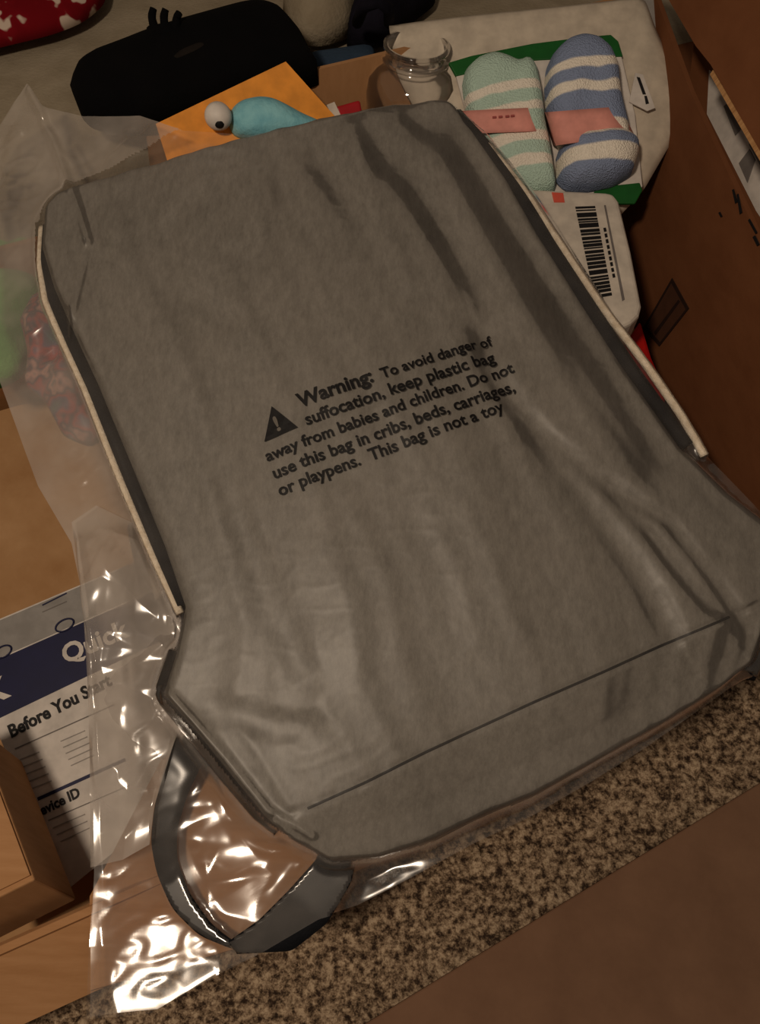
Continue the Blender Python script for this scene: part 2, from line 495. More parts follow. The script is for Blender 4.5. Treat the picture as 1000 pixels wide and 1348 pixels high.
# neighbouring carton behind the right flap, with its address label, and the dark carton above it
nb = thing('shipping_carton', 'brown carton with a white address label and raised dark flap beside the open box', 'cardboard box', (0.42, 0.55, 0))
NP = Plane(RW.o + ro * 0.035 + np.array([0, 0, 0.1]), -ro + np.array([0, 0, 0.35]), rd)
NQ = [NP.hit(p) for p in [(915, 40), (1090, 380), (1090, 470), (900, 165)]]
slab('side_panel', NQ, ro * 0.1, m_card_rt, nb)
cb = RW_o * np.array([1, 1, 0]) + ro * 0.035
slab('carton_body', [cb + rd * 0.1, cb + rd * (rl + 0.08), cb + rd * (rl + 0.08) + ro * 0.25, cb + rd * 0.1 + ro * 0.25], (0, 0, 0.32), m_card_rt, nb)
lq = [(933, 92), (940, 100), (1010, 215), (1030, 330), (995, 278), (930, 150)]
lb = ink_quad('address_label', NP, lq, m_paper, nb, 0.001, 0.0008)
for q in ([(952, 140), (965, 128), (982, 160), (967, 178)], [(972, 215), (986, 196), (993, 210), (983, 240)], [(985, 190), (990, 184), (1004, 212), (1000, 218)]):
    ink_quad('printed_block', NP, q, m_greyink, nb, 0.0022, 0.0008)
HP = Plane(RW.o + ro * 0.02 + np.array([0, 0, 0.2]), -ro + np.array([0, 0, 0.55]), rd)
HQ = [HP.hit(p) for p in [(845, -60), (1080, -60), (1080, 330), (1000, 200), (975, 155), (935, 85), (915, 60)]]
hb = nb
slab('flap', HQ, ro * 0.006 - np.array([0, 0, 0.003]), m_card_rt, hb)
slab('board_edge', [HP.hit(p, 0.0006) for p in [(938, 92), (1004, 206), (1000, 212), (934, 98)]], -HP.n * 0.001, m_edge, hb)

# crushed packing paper that fills the box
nu, nv = 120, 120
top = [BL + (BR - BL) * 0.01, BR - (BR - BL) * 0.02]
G, s, t = coons([BL, BR], [BR, FR], [FL, FR], [BL, FL], nu, nv)
cen = (BL + BR + FL + FR) / 4
G = cen + (G - cen) * 0.955
Zf = 0.265 - 0.10 * t - 0.13 * np.clip((0.56 - s) / 0.25, 0, 1) + 0.004 * crumple(G[..., 0], G[..., 1], 18, 5, 160)
Zf = np.minimum(Zf, 0.28 - 0.13 * t)
pk = sheet('packing_paper', np.dstack([G, Zf]), m_kraft, None, None, None, smooth=False)
tag(pk, 'crushed brown packing paper filling the big open box', 'packing paper')

# ------------------------------------------------------------------ things behind the box

so = thing('sofa', 'beige fabric sofa seat behind the open box', 'sofa', (0, 1.0, 0))
sx = t3(bdir, 0); sy = bo
SO = t3(b0[:2], 0) + sy * 0.03
SP = Plane(SO + np.array([0, 0, 0.36]), (0, 0, 1), sx)
def seat(name, x0, x1, y0, y1, z0, z1, mat=None):
    V = [SO + sx * x + sy * y + np.array([0, 0, z]) for z in (z0, z1) for x, y in ((x0, y0), (x1, y0), (x1, y1), (x0, y1))]
    o = link(name, V, [(0, 3, 2, 1), (4, 5, 6, 7), (0, 1, 5, 4), (1, 2, 6, 5), (2, 3, 7, 6), (3, 0, 4, 7)], mat or m_beige, so, True)
    return bevel(o, 0.02, 4)
seat('seat_base', -1.0, 1.2, 0.03, 0.9, 0.0, 0.23)
seat('seat_cushion', -1.0, -0.165, 0.0, 0.9, 0.23, 0.36)
seat('seat_cushion', -0.16, 1.2, 0.0, 0.9, 0.23, 0.35)
seat('back_cushion', -1.0, 1.2, 0.5, 0.9, 0.36, 0.75)

# red and white cloth thrown over the sofa
RP = Plane(SP.o + np.array([0, 0, 0.005]), (0, 0, 1), sx)
pillow('blanket', RP, [(-80, -80), (150, -80), (138, 6), (110, 30), (70, 46), (20, 58), (-80, 82)], m_redwhite, None, 0.03, 0.0, 14, 90, 3.0,
       extra=lambda u, v, t: 0.006 * noise(u * 40, v * 40, 3) * (1 - t))
tag(bpy.data.objects['blanket'], 'red and white patterned blanket lying on the sofa', 'blanket')

# rolled beige cushion, dark bag and blue cloth behind the box
pillow('bolster_cushion', SP, [(372, 18), (385, -20), (470, -30), (480, 10), (462, 48), (430, 62), (396, 60), (378, 42)], m_beige, None, 0.05, 0.0, 12, 60, 2.2)
tag(bpy.data.objects['bolster_cushion'], 'rounded beige cushion on the sofa between the black pouch and dark bag', 'cushion')
db = thing('dark_bag', 'dark navy fabric bag slumped behind the clear jar', 'bag', SP.hit((480, 40)))
pillow('bag_body', SP, [(470, -40), (560, -45), (575, 5), (530, 40), (508, 62), (478, 66), (452, 64), (468, 30)], m_dark, db, 0.05, 0.0, 12, 60, 2.4,
       extra=lambda u, v, t: 0.006 * noise(u * 30, v * 30, 6) * (1 - t))
tube('bag_handle', [SP.hit(p, h) for p, h in [((470, 30), 0.04), ((478, 10), 0.07), ((498, 2), 0.08), ((512, 12), 0.07), ((512, 30), 0.045)]], 0.005, m_dark, db)
pillow('folded_cloth', SP, [(408, 72), (450, 66), (492, 60), (496, 76), (452, 88), (415, 94)], m_blueitem, None, 0.006, 0.0, 8, 40, 3.0)
tag(bpy.data.objects['folded_cloth'], 'slate blue cloth tucked behind the back flap of the box', 'cloth')

# black pouch with a slot, resting across the sofa edge and the box rim
BK = tilt_plane(atz(250, 100, 0.405), 8, 0, (1, 0.2, 0))
bp = thing('black_pouch', 'black fuzzy pouch with a narrow handle slot resting behind the box rim', 'pouch', BK.o)
blk = [(92, 112), (97, 92), (112, 80), (150, 66), (190, 50), (240, 34), (290, 20), (330, 9), (352, 6), (374, 14), (394, 38), (408, 66), (420, 84), (400, 90), (330, 112), (260, 132), (205, 148), (186, 152), (140, 149), (112, 143), (98, 130)]
pillow('pouch_body', BK, blk, m_black, bp, 0.018, 0.0, 14, 110, 3.5, smooth_it=1, base=0.02)
slot = [(226, 76), (234, 68), (252, 60), (268, 54), (274, 58), (262, 66), (244, 74), (230, 80)]
pillow('handle_slot', BK, slot, cloth('worn_grey_lining', (34, 29, 26), (22, 19, 17)), bp, 0.002, 0.0172, 4, 30, 2.0)
tl = thing('tassel', 'black three-stranded tassel sticking up behind the black pouch', 'tassel', SP.hit((215, 50)))
for q in ([(206, 52), (203, 36), (199, 22), (202, 11)], [(216, 50), (217, 34), (215, 22), (218, 12)], [(228, 48), (232, 36), (232, 24), (236, 17)]):
    P = [BK.hit(p, 0.012 + 0.004 * k) for k, p in enumerate(q)]
    tube('strand', smooth_poly(P, 12), np.linspace(0.0045, 0.003, 12), m_black, tl)
pillow('tassel_knot', BK, [(192, 44), (236, 38), (246, 58), (196, 66)], m_black, tl, 0.012, 0.008, 6, 30, 2.0, base=0.01)

# ------------------------------------------------------------------ goods at the far end of the box
EP = tilt_plane(atz(375, 82, 0.417), 46, 20)
ev = thing('envelope', 'bright orange paper envelope poking out at the back of the box', 'envelope', EP.hit((330, 180)))
slab('envelope_body', [EP.hit(p) for p in [(376, 81), (205, 163), (232, 250), (300, 250), (452, 166), (447, 160)]], -EP.n * 0.0025, m_orange, ev)

ft = thing('fish_toy', 'blue plush toy with one bulging white eye on the orange envelope', 'toy', EP.hit((350, 170)))
FP = Plane(EP.hit((350, 160), 0.004), EP.n, EP.a)
pillow('toy_body', FP, [(300, 156), (305, 142), (318, 131), (338, 127), (356, 129), (375, 138), (398, 151), (428, 164), (440, 182), (400, 190), (340, 188), (306, 178)], m_blue_toy, ft, 0.02, 0.0, 10, 60, 2.0, base=0.004)
ec = FP.hit((287, 153), 0.010)
eb = ball('eyeball', ec, 0.0108, m_eye, ft)
vd = CAM - ec; vd = vd / np.linalg.norm(vd)
tub = np.array([0.25, -0.42, 0.0]); axp = vd + 0.0 * tub
pc = FP.hit((289, 164), 0.016)
pv_ = pc - ec; pv_ /= np.linalg.norm(pv_)
ball('pupil', ec + pv_ * 0.0088, 0.0042, m_ink, eb, pv_, 0.6)
pillow('eyelid', FP, [(276, 140), (284, 134), (296, 138), (300, 146), (284, 144)], m_eye, ft, 0.006, 0.012, 5, 30)

wc = slab('white_card', [EP.hit(p, -0.004) for p in [(430, 138), (440, 134), (456, 168), (445, 172)]], -EP.n * 0.002, m_white)
tag(wc, 'small white card edge beside the orange envelope', 'card')
rb = thing('red_packet', 'small dark red packet between the orange envelope and clear jar', 'packet', EP.hit((460, 150), -0.01))
m_dred = plain('dark_red', (168, 26, 34), 0.5)
bevel(slab('packet_body', [EP.hit(p, -0.004) for p in [(442, 140), (474, 131), (478, 152), (450, 170)]], -EP.n * 0.012, m_dred, rb), 0.002)

# clear jar
JB = atz(541, 152, 0.345)
jr = thing('clear_jar', 'clear plastic jar with a ridged neck beside the mint socks', 'jar', JB)
ax = np.array([0.05, 0.06, 1.0])
JR = 0.042
jp = [(0.001, 0.0), (JR * 0.9, 0.0), (JR, 0.005), (JR * 1.02, 0.028), (JR * 0.97, 0.045), (JR * 0.8, 0.054), (JR * 0.66, 0.058), (JR * 0.64, 0.062)]
jp = [(r, z * 0.8) for r, z in jp]
lathe('jar_body', jp, JB, ax, m_jar, jr)
lathe('jar_neck', [(r, z * 0.8) for r, z in [(JR * 0.64, 0.060), (JR * 0.70, 0.061), (JR * 0.70, 0.064), (JR * 0.64, 0.065), (JR * 0.64, 0.074), (JR * 0.69, 0.0745), (JR * 0.69, 0.078), (JR * 0.6, 0.078), (JR * 0.6, 0.062)]], JB, ax, m_jar, jr)

# white mailer leaning on the back of the box
MPl = tilt_plane(atz(800, 262, 0.325), 33)
ml = thing('mailer', 'large off-white plastic mailer leaning under the two pairs of socks', 'mailer', MPl.hit((720, 240)))
mo = [(512, 34), (560, 27), (640, 18), (740, 8), (848, -4), (862, 36), (884, 82), (907, 124), (903, 156), (876, 200), (846, 252), (800, 300), (740, 330), (640, 240), (560, 170), (522, 96)]
pillow('mailer_body', MPl, mo, m_mailer, ml, 0.008, -0.001, 16, 140, 6.0, smooth_it=1, base=0.006,
       extra=lambda u, v, t: (0.0016 * fbm(u * 18, v * 18, 4) + 0.0012 * np.maximum(0, ridge(u * 9 + v * 3, v * 24, 8) - 0.6)) * (1 - t ** 4))
gs = slab('grey_bag_edge', [MPl.hit(p, -0.008) for p in [(840, -20), (858, -20), (872, 30), (890, 75), (860, 60), (846, 20)]], -MPl.n * 0.003, m_greypaper)
gs.name = 'grey_mailer'
tag(gs, 'grey plastic mailer edge sticking out behind the off-white mailer', 'mailer')

# flat package with green ends that lies under the socks
gp = thing('sock_package', 'white package with dark green ends lying under the socks', 'package', MPl.hit((720, 200), 0.008))
def on(pl, pts, h): return [pl.hit(p, h) for p in pts]
bevel(slab('package_body', on(MPl, [(598, 92), (700, 76), (816, 64), (836, 150), (846, 246), (700, 290), (640, 250)], 0.0125), -MPl.n * 0.004, m_paper, gp), 0.001)
bevel(slab('green_end', on(MPl, [(590, 82), (620, 73), (700, 57), (770, 48), (804, 45), (814, 54), (820, 74), (760, 76), (690, 80), (600, 100)], 0.0135), -MPl.n * 0.004, m_green, gp), 0.001)
bevel(slab('green_end', on(MPl, [(786, 246), (842, 240), (846, 250), (836, 268), (816, 268), (776, 262)], 0.0135), -MPl.n * 0.004, m_green, gp), 0.001)
hk = slab('hang_label', on(MPl, [(836, 96), (846, 98), (862, 142), (852, 146), (828, 134)], 0.0145), -MPl.n * 0.001, m_paper)
tg = hk; tg.name = 'paper_tag'
tag(tg, 'small white paper tag with black print beside the blue striped socks', 'tag')
for q in ([(838, 101), (842, 102), (850, 124), (846, 124)], [(848, 126), (851, 126), (854, 136), (850, 137)]):
    slab('printed_line', on(MPl, q, 0.0152), -MPl.n * 0.0006, m_ink, tg)

# socks
def stripe_mat(name, pl, px_top, px_bot, stops, slant=0.0, wob=0.02):
    """Knitted stripes: bands of yarn across the sock, laid out in metres along its length."""
    M = Mat(name, (200, 200, 200), 0.95, 0.1)
    a, b = pl.hit(px_top, 0.02), pl.hit(px_bot, 0.02)
    d = b - a; L = np.linalg.norm(d); d /= L
    g = M.node('ShaderNodeVectorMath', operation='DOT_PRODUCT'); g.inputs[1].default_value = tuple(d / L)
    geo = M.node('ShaderNodeNewGeometry')
    sub = M.node('ShaderNodeVectorMath', operation='SUBTRACT'); sub.inputs[1].default_value = tuple(a)
    M.wire(geo, 'Position', sub, 0); M.wire(sub, 'Vector', g, 0)
    n = M.node('ShaderNodeTexNoise', Scale=26.0, Detail=2.0); M.wire(geo, 'Position', n, 'Vector')
    ma = M.node('ShaderNodeMath', operation='MULTIPLY_ADD'); M.wire(n, 'Fac', ma, 0); ma.inputs[1].default_value = wob * 4
    M.wire(g, 'Value', ma, 2)
    sb = M.node('ShaderNodeMath', operation='SUBTRACT'); M.wire(ma, 'Value', sb, 0); sb.inputs[1].default_value = wob * 2
    r = M.ramp(sb, 'Value', stops); r.color_ramp.interpolation = 'LINEAR'
    M.base(r)
    v = M.node('ShaderNodeTexVoronoi', Scale=700.0); M.wire(geo, 'Position', v, 'Vector')
    M.bump(v, 'Distance', 0.6, 0.002)
    return M.m
def bands(seq, soft=0.012):
    out = []
    for k, (p, c) in enumerate(seq):
        if k: out.append((p + soft / 2, c))
        else: out.append((0.0, c))
        if k + 1 < len(seq): out.append((seq[k + 1][0] - soft / 2, c))
    return out
MI, WH, BLU = (186, 212, 198), (242, 234, 220), (136, 150, 180)
mint = stripe_mat('mint_knit', MPl, (655, 66), (690, 256), bands([(0, MI), (.28, WH), (.34, MI), (.42, WH), (.47, MI), (.62, WH), (.69, MI), (.78, WH), (.85, MI)]))
blue = stripe_mat('blue_knit', MPl, (760, 46), (778, 256), bands([(0, BLU), (.22, WH), (.28, BLU), (.36, WH), (.42, BLU), (.60, WH), (.69, BLU), (.76, WH), (.86, BLU)]))
ms = thing('mint_socks', 'pair of mint and white striped socks in a pink paper band', 'socks', MPl.hit((670, 200), 0.014), 'packed pairs of socks')
pillow('sock', MPl, [(608, 112), (612, 92), (626, 78), (648, 71), (666, 76), (682, 84), (694, 76), (704, 88), (711, 120), (716, 160), (724, 200), (731, 255), (700, 262), (660, 240), (628, 190), (612, 150)], mint, ms, 0.020, 0.014, 14, 90, 5.5, smooth_it=1, base=0.001,
       extra=lambda u, v, t: 0.0025 * noise(u * 45, v * 30, 12) * (1 - t ** 3))
pillow('sock', MPl, [(612, 112), (618, 92), (640, 82), (690, 86), (706, 100), (712, 150), (726, 256), (690, 262), (640, 220), (614, 150)], mint, ms, 0.010, 0.013, 6, 60, 5.0, base=0.0)
BS = MPl
bs = thing('blue_socks', 'pair of blue and white striped socks in a pink paper band', 'socks', MPl.hit((770, 200), 0.014), 'packed pairs of socks')
pillow('sock', MPl, [(716, 118), (718, 92), (728, 70), (744, 56), (764, 50), (784, 54), (800, 68), (810, 92), (814, 130), (824, 172), (826, 200), (740, 205), (724, 180), (718, 150)], blue, bs, 0.026, 0.014, 14, 90, 5.0, smooth_it=1, base=0.001,
       extra=lambda u, v, t: (0.003 * noise(u * 40, v * 26, 15)) * (1 - t ** 3))
pillow('sock_cuff', MPl, [(732, 208), (738, 190), (756, 180), (790, 176), (822, 178), (838, 190), (838, 208), (830, 232), (806, 246), (776, 252), (746, 252), (732, 240)], blue, bs, 0.032, 0.016, 12, 70, 3.0, smooth_it=1, base=0.003,
       extra=lambda u, v, t: 0.002 * noise(u * 50, v * 40, 18) * (1 - t ** 3))
def band(name, pl, L, R, h_edge, h_mid, parent, mat):
    Lp, Rp = [np.array(p, float) for p in L], [np.array(p, float) for p in R]
    rows = []
    for q in np.linspace(0, 1, 5):
        a = Lp[0] + (Lp[1] - Lp[0]) * q; b = Rp[0] + (Rp[1] - Rp[0]) * q
        rows.append([pl.hit(a + (b - a) * s, h_edge + (h_mid - h_edge) * math.sqrt(max(0, 1 - abs(2 * s - 1) ** 4)) + 0.0006 * math.sin(9 * s)) for s in np.linspace(0, 1, 25)])
    return sheet(name, np.array(rows), mat, parent, 0.0006, pl.n)
pb = band('paper_band', MPl, [(604, 146), (614, 176)], [(711, 141), (718, 172)], 0.016, 0.0372, ms, m_pink)
for k, x in enumerate((648, 656, 665, 672)):
    slab('printed_dash', on(MPl, [(x, 153 - k * 0.6), (x + 5, 152.5 - k * 0.6), (x + 5, 155 - k * 0.6), (x, 155.5 - k * 0.6)], 0.0386), -MPl.n * 0.0005, plain('rose_ink', (170, 84, 80)), pb)
band('paper_band', MPl, [(714, 148), (728, 192)], [(816, 140), (834, 176)], 0.017, 0.0435, bs, m_pink)

# white carton with a barcode
KP = tilt_plane(atz(775, 330, 0.338), 8)
kc = thing('barcode_carton', 'white carton with a printed barcode beside the backpack edge', 'carton', KP.hit((770, 330), -0.06))
ko = slab('carton_body', on(KP, [(690, 247), (797, 252), (808, 254), (815, 264), (831, 330), (845, 402), (842, 414), (832, 424), (800, 440), (742, 430), (700, 300)], 0.0), -KP.n * 0.035, m_white, kc)
bevel(ko, 0.004, 3)
kx0, kx1, ky0, ky1 = np.array([757., 272.]), np.array([783., 271.]), np.array([783., 396.]), np.array([806., 392.])
rs = random.Random(4); q = 0.0
while q < 0.97:
    w = rs.choice([0.012, 0.02, 0.03, 0.045]); g_ = rs.choice([0.01, 0.015, 0.02])
    a = kx0 + (ky0 - kx0) * q; b = kx1 + (ky1 - kx1) * q
    c2 = kx1 + (ky1 - kx1) * min(1, q + w); d2 = kx0 + (ky0 - kx0) * min(1, q + w)
    ink_quad('barcode_bar', KP, [a, b, c2, d2], m_ink, kc, 0.0006, 0.0005)
    q += w + g_
ink_quad('printed_line', KP, [(795, 270), (797, 270), (822, 394), (819, 396)], m_greyink, kc, 0.0006, 0.0005)
for k in range(9):
    a = np.array([794, 300]) + np.array([13, 68]) * k / 9
    ink_quad('printed_dash', KP, [a, a + (3.2, -0.6), a + (4.2, 4.2), a + (1, 4.8)], m_ink, kc, 0.0006, 0.0005)
ink_quad('printed_square', KP, [(726, 253), (741, 254), (743, 266), (729, 266)], plain('coral_ink', (226, 96, 76)), kc, 0.0006, 0.0005)
rp = thing('red_box', 'bright red box corner below the barcode carton', 'box', atz(840, 470, 0.24))
bevel(slab('box_body', [atz(x, y, 0.27) for x, y in [(822, 452), (843, 420), (858, 470), (880, 520), (850, 540), (800, 480)]], (0, 0, -0.05), m_red, rp), 0.003)

# ------------------------------------------------------------------ goods at the left side of the box
GPn = tilt_plane(atz(30, 390, 0.255), 12)
gr = thing('green_plush', 'soft green plush toy lying under the clear bag at the box edge', 'plush toy', GPn.o)
pillow('plush_body', GPn, [(-60, 300), (-10, 270), (30, 290), (56, 340), (66, 400), (50, 450), (28, 500), (-20, 520), (-60, 470)], m_greenplush, gr, 0.04, 0.0, 14, 80, 2.2,
       extra=lambda u, v, t: 0.004 * noise(u * 30, v * 30, 21) * (1 - t))
pillow('plush_arm', GPn, [(-20, 285), (10, 262), (40, 290), (48, 330), (20, 340), (-10, 320)], m_greenplush, gr, 0.02, 0.02, 8, 40, 2.0)
WPn = tilt_plane(atz(75, 470, 0.26), 10)
pillow('gift_wrap', WPn, [(30, 430), (44, 395), (80, 375), (120, 390), (150, 470), (160, 560), (120, 590), (84, 575), (60, 530), (34, 510), (40, 470)], m_wrap, None, 0.03, 0.0, 22, 120, 2.2,
       extra=lambda u, v, t: 0.010 * crumple(u, v, 32, 9, 40) * (1 - t ** 2))
tag(bpy.data.objects['gift_wrap'], 'crumpled shiny gift wrap in red, teal and purple beside the cord', 'gift wrap')
dk = thing('dark_carton_small', 'small dark printed carton under the clear bag beside the white cord', 'carton', atz(205, 750, 0.17))
dk.name = 'printed_carton'
bevel(slab('carton_body', [atz(x, y, 0.205) for x, y in [(165, 690), (205, 670), (270, 830), (225, 850), (190, 810)]], (0, 0, -0.05), m_dark, dk), 0.003)
slab('carton_label', [atz(x, y, 0.2058) for x, y in [(190, 728), (206, 724), (222, 776), (204, 790)]], (0, 0, -0.0006), m_white, dk)

# instruction sheet
IP = tilt_plane(atz(60, 950, 0.135), 14)
sh = thing('instruction_sheet', 'printed white instruction sheet with a navy title band', 'instruction sheet', IP.o)
quad = np.array([(-60, 840), (205, 728), (300, 1000), (90, 1170)], float)
TLq, TRq, BRq, BLq = [IP.uv(p) for p in quad]
slab('paper', [IP.w(*q) for q in (TLq, TRq, BRq, BLq)], -IP.n * 0.0012, m_paper, sh)
slab('grey_header', on(IP, [(-60, 842), (204, 730), (216, 770), (-60, 892)], 0.0004), -IP.n * 0.0003, m_greypaper, sh)
slab('title_band', on(IP, [(-60, 894), (216, 772), (236, 832), (-48, 968)], 0.0006), -IP.n * 0.0004, m_navy, sh)

def text_mesh(s, bold=0.0, spacing=1.0):
    c = bpy.data.curves.new('print', 'FONT'); c.body = s; c.size = 1.0; c.offset = bold; c.space_character = spacing
    c.resolution_u = 3
    o = bpy.data.objects.new('print', c); COL.objects.link(o)
    bpy.context.view_layer.update()
    ev_ = o.evaluated_get(bpy.context.evaluated_depsgraph_get())
    me = ev_.to_mesh()
    V = np.array([v.co[:] for v in me.vertices]); Fc = [tuple(p.vertices) for p in me.polygons]
    ev_.to_mesh_clear()
    bpy.data.objects.remove(o); bpy.data.curves.remove(c)
    return V, Fc
def text_on(name, s, pl, p0, p1, h, mat, parent, bold=0.0, hfun=None, ys=1.0):
    """Flat print: the line runs from p0 to p1 on the plane (or on the film above it)."""
    V, Fc = text_mesh(s, bold)
    a, b = pl.uv(p0, h), pl.uv(p1, h)
    x0, x1 = V[:, 0].min(), V[:, 0].max()
    d = b - a; k = np.linalg.norm(d) / (x1 - x0); d = d / np.linalg.norm(d); e = np.array([-d[1], d[0]])
    U = a[None] + ((V[:, :1] - x0) * k) * d + (V[:, 1:2] * k * ys) * e
    H = hfun(U[:, 0], U[:, 1]) if hfun else np.full(len(U), h)
    return link(name, pl.W(U[:, 0], U[:, 1], H), Fc, mat, parent)
text_on('printed_title', 'Quick', IP, (86, 874), (172, 836), 0.0012, m_paper, sh, 0.03)
text_on('printed_letter', 'K', IP, (-14, 928), (15, 914), 0.0012, m_paper, sh, 0.05)
text_on('printed_heading', 'Before You Start', IP, (15, 971), (148, 901), 0.0008, m_ink, sh, 0.035, None, 1.15)
text_on('printed_heading', 'Device ID', IP, (44, 1079), (106, 1048), 0.0008, m_ink, sh, 0.035, None, 1.15)
def rule(a, b, w, mat):
    a, b = IP.uv(a), IP.uv(b); d = (b - a) / np.linalg.norm(b - a); e = np.array([-d[1], d[0]]) * w / 2
    slab('printed_rule', [IP.w(*(q), 0.0008) for q in (a - e, b - e, b + e, a + e)], -IP.n * 0.0004, mat, sh)
rule((20, 986), (150, 928), 0.0009, m_greyink)
rule((50, 1052), (165, 1000), 0.0026, m_navy)
rule((64, 1080), (170, 1034), 0.0008, m_greyink)
for k in range(5):
    rule((27 + k * 4, 1000 + k * 9.5), (52 + k * 4, 990 + k * 9.5), 0.0009, m_lightink)
    rule((80 + k * 3.4, 976 + k * 8), (112 + k * 3, 962 + k * 8), 0.0008, m_lightink)
for k in range(3):
    rule((70 + k * 5, 1090 + k * 9), (112 + k * 3, 1072 + k * 9), 0.0008, m_lightink)
rule((56, 797), (88, 781), 0.0012, m_navy)
rule((56, 806), (88, 792), 0.0008, m_greyink)
for c, w in (((85, 823), 12), ((4, 858), 11)):
    c = np.array(c, float)
    P = [IP.hit(c + np.array([w * math.cos(q) , 7.5 * math.sin(q) - 0.35 * w * math.cos(q)]), 0.001) for q in np.linspace(0, 2 * math.pi, 25)]
    tube('printed_ring', P, 0.0008, m_navy, sh, 5)

# small closed carton at the corner of the box
cz = 0.215
sb_ = thing('small_carton', 'small closed tan carton standing on the instruction sheet', 'carton', atz(20, 1100, 0.12))
c0 = atz(46, 1158, cz); c1 = atz(-30, 955, cz); c2 = atz(-90, 1225, cz)
c3 = c1 + c2 - c0
bevel(slab('carton_body', [c0, c1, c3, c2], (0.0, 0, -0.085), m_card, sb_), 0.0015)
dA, dB = c1 - c0, c2 - c0
slab('top_flap', [c0 + dA * 0.03 + dB * 0.02, c0 + dA * 0.97 + dB * 0.02, c0 + dA * .97 + dB * .49, c0 + dA * .03 + dB * .49], (0, 0, 0.002), m_card, sb_)
slab('tape_strip', [c0 + dA * 0.0 + dB * 0.42, c0 + dA * 0.13 + dB * 0.42, c0 + dA * .13 + dB * .98, c0 + dA * .0 + dB * .98], (0, 0, 0.003), m_kraft, sb_)

# ------------------------------------------------------------------ the grey drawstring backpack
def bag_line(pts, h): return np.array([BP.uv(p, h if np.isscalar(h) else h[i]) for i, p in enumerate(pts)])
bk = thing('drawstring_backpack', 'grey fabric drawstring backpack wrapped in a clear plastic bag', 'backpack', BP.w(0, 0, -0.06))
top_px = [(82, 268), (140, 250), (200, 233), (270, 213), (345, 192), (420, 174), (500, 158), (560, 150), (594, 150)]
left_px = [(82, 268), (64, 292), (62, 340), (78, 392), (102, 446), (133, 513), (176, 617), (220, 724), (247, 802), (236, 860), (219, 914), (252, 950), (300, 1010), (352, 1072)]
right_px = [(594, 150), (626, 190), (668, 252), (708, 324), (756, 400), (818, 496), (890, 598), (950, 656), (1000, 694), (1012, 770), (984, 872)]
bot_px = [(352, 1072), (392, 1104), (440, 1130), (500, 1126), (570, 1104), (640, 1070), (700, 1046), (780, 1002), (860, 958), (940, 908), (984, 872)]
G, s, t = coons(bag_line(top_px, -0.012), bag_line(right_px, -0.022), bag_line(bot_px, -0.034), bag_line(left_px, -0.02), 190, 230)
U, V = G[..., 0], G[..., 1]
W_ = np.linalg.norm(G[:, 1:] - G[:, :-1], axis=2).sum(1).mean()
Ln = np.linalg.norm(G[1:] - G[:-1], axis=2).sum(0).mean()
def roll(x, r):  # rounded edge: 0 at the rim, 1 inside
    q = np.clip(x / r, 0, 1); return np.sqrt(np.maximum(0, 1 - (1 - q) ** 2))
es = np.minimum(s, 1 - s) * W_; et = t * Ln; eb_ = (1 - t) * Ln
H = -0.016 * (1 - roll(es, 0.011)) - 0.012 * (1 - roll(et, 0.012)) - 0.010 * (1 - roll(eb_, 0.006))
H += 0.012 * np.sin(np.pi * s) * np.sin(np.pi * np.clip(t * 1.05, 0, 1)) ** 0.7
# the base panel bends down below the seam
seam_px = [(352, 1078), (405, 1064), (480, 1030), (560, 990), (640, 953), (700, 925), (790, 886), (870, 850), (960, 812), (1010, 790)]
seam = bag_line(seam_px, 0.0)
sd, ss = seg_dist(U, V, seam)
H += np.where(ss < 0, -0.22 * np.maximum(0, sd - 0.002), 0)
H += -0.0022 * np.exp(-(sd / 0.0016) ** 2)
# gathers that run down from the drawn top, and creases
gat = np.exp(-t / 0.22) * (1 - np.exp(-t / 0.05))
H += gat * (0.0042 * np.sin(s * 46 + 3 * noise(s * 5, t * 3, 2)) + 0.004 * noise(s * 16 + 1.5 * t, t * 2.2, 4))
H += (0.0030 * noise(s * 7 + t * 1.2, t * 1.6, 5)) * (1 - np.exp(-t / 0.06)) + 0.0012 * noise(s * 22, t * 5, 6)
def crease(px, amp, w, step=0.0):
    global H
    pts = bag_line(px, 0.0)
    d, sg = seg_dist(U, V, pts)
    H += amp * np.exp(-(d / w) ** 2)
    if step: H += step * np.tanh(d * sg / w) * np.exp(-(d / (w * 6)) ** 2)
crease([(600, 160), (660, 270), (720, 370), (790, 470), (870, 600)], -0.006, 0.016)
crease([(545, 160), (565, 260), (620, 370), (650, 450)], -0.005, 0.014)
crease([(630, 440), (655, 505), (700, 572), (760, 650), (830, 745), (886, 832)], -0.0045, 0.008, 0.001)
crease([(700, 560), (770, 622), (850, 702), (940, 802)], -0.003, 0.006, -0.001)
crease([(800, 640), (880, 690), (960, 790), (990, 830)], -0.004, 0.005)
crease([(850, 700), (885, 750), (930, 800)], -0.003, 0.003)
crease([(160, 260), (182, 330), (205, 380), (262, 440), (290, 560), (320, 700), (372, 830), (410, 895)], -0.0022, 0.009)
crease([(250, 270), (225, 320), (235, 380), (300, 430)], -0.003, 0.008)
crease([(380, 200), (372, 280), (352, 350)], -0.0035, 0.008)
crease([(470, 170), (480, 260), (540, 380)], 0.003, 0.009)
crease([(300, 220), (310, 320)], 0.003, 0.008)
crease([(280, 930), (340, 950), (400, 960)], -0.003, 0.008)
cr = np.exp(-(((U - BP.uv((930, 800))[0]) / 0.05) ** 2 + ((V - BP.uv((930, 800))[1]) / 0.05) ** 2))
H += cr * 0.0016 * crumple(U, V, 60, 3, 60)
Pb = BP.W(U, V, H)
thick = 0.012 + 0.022 * roll(np.minimum(es, np.minimum(et, eb_)), 0.03)
body = sheet('bag_body', Pb, m_grey, bk, thick, BP.n)
HB = H
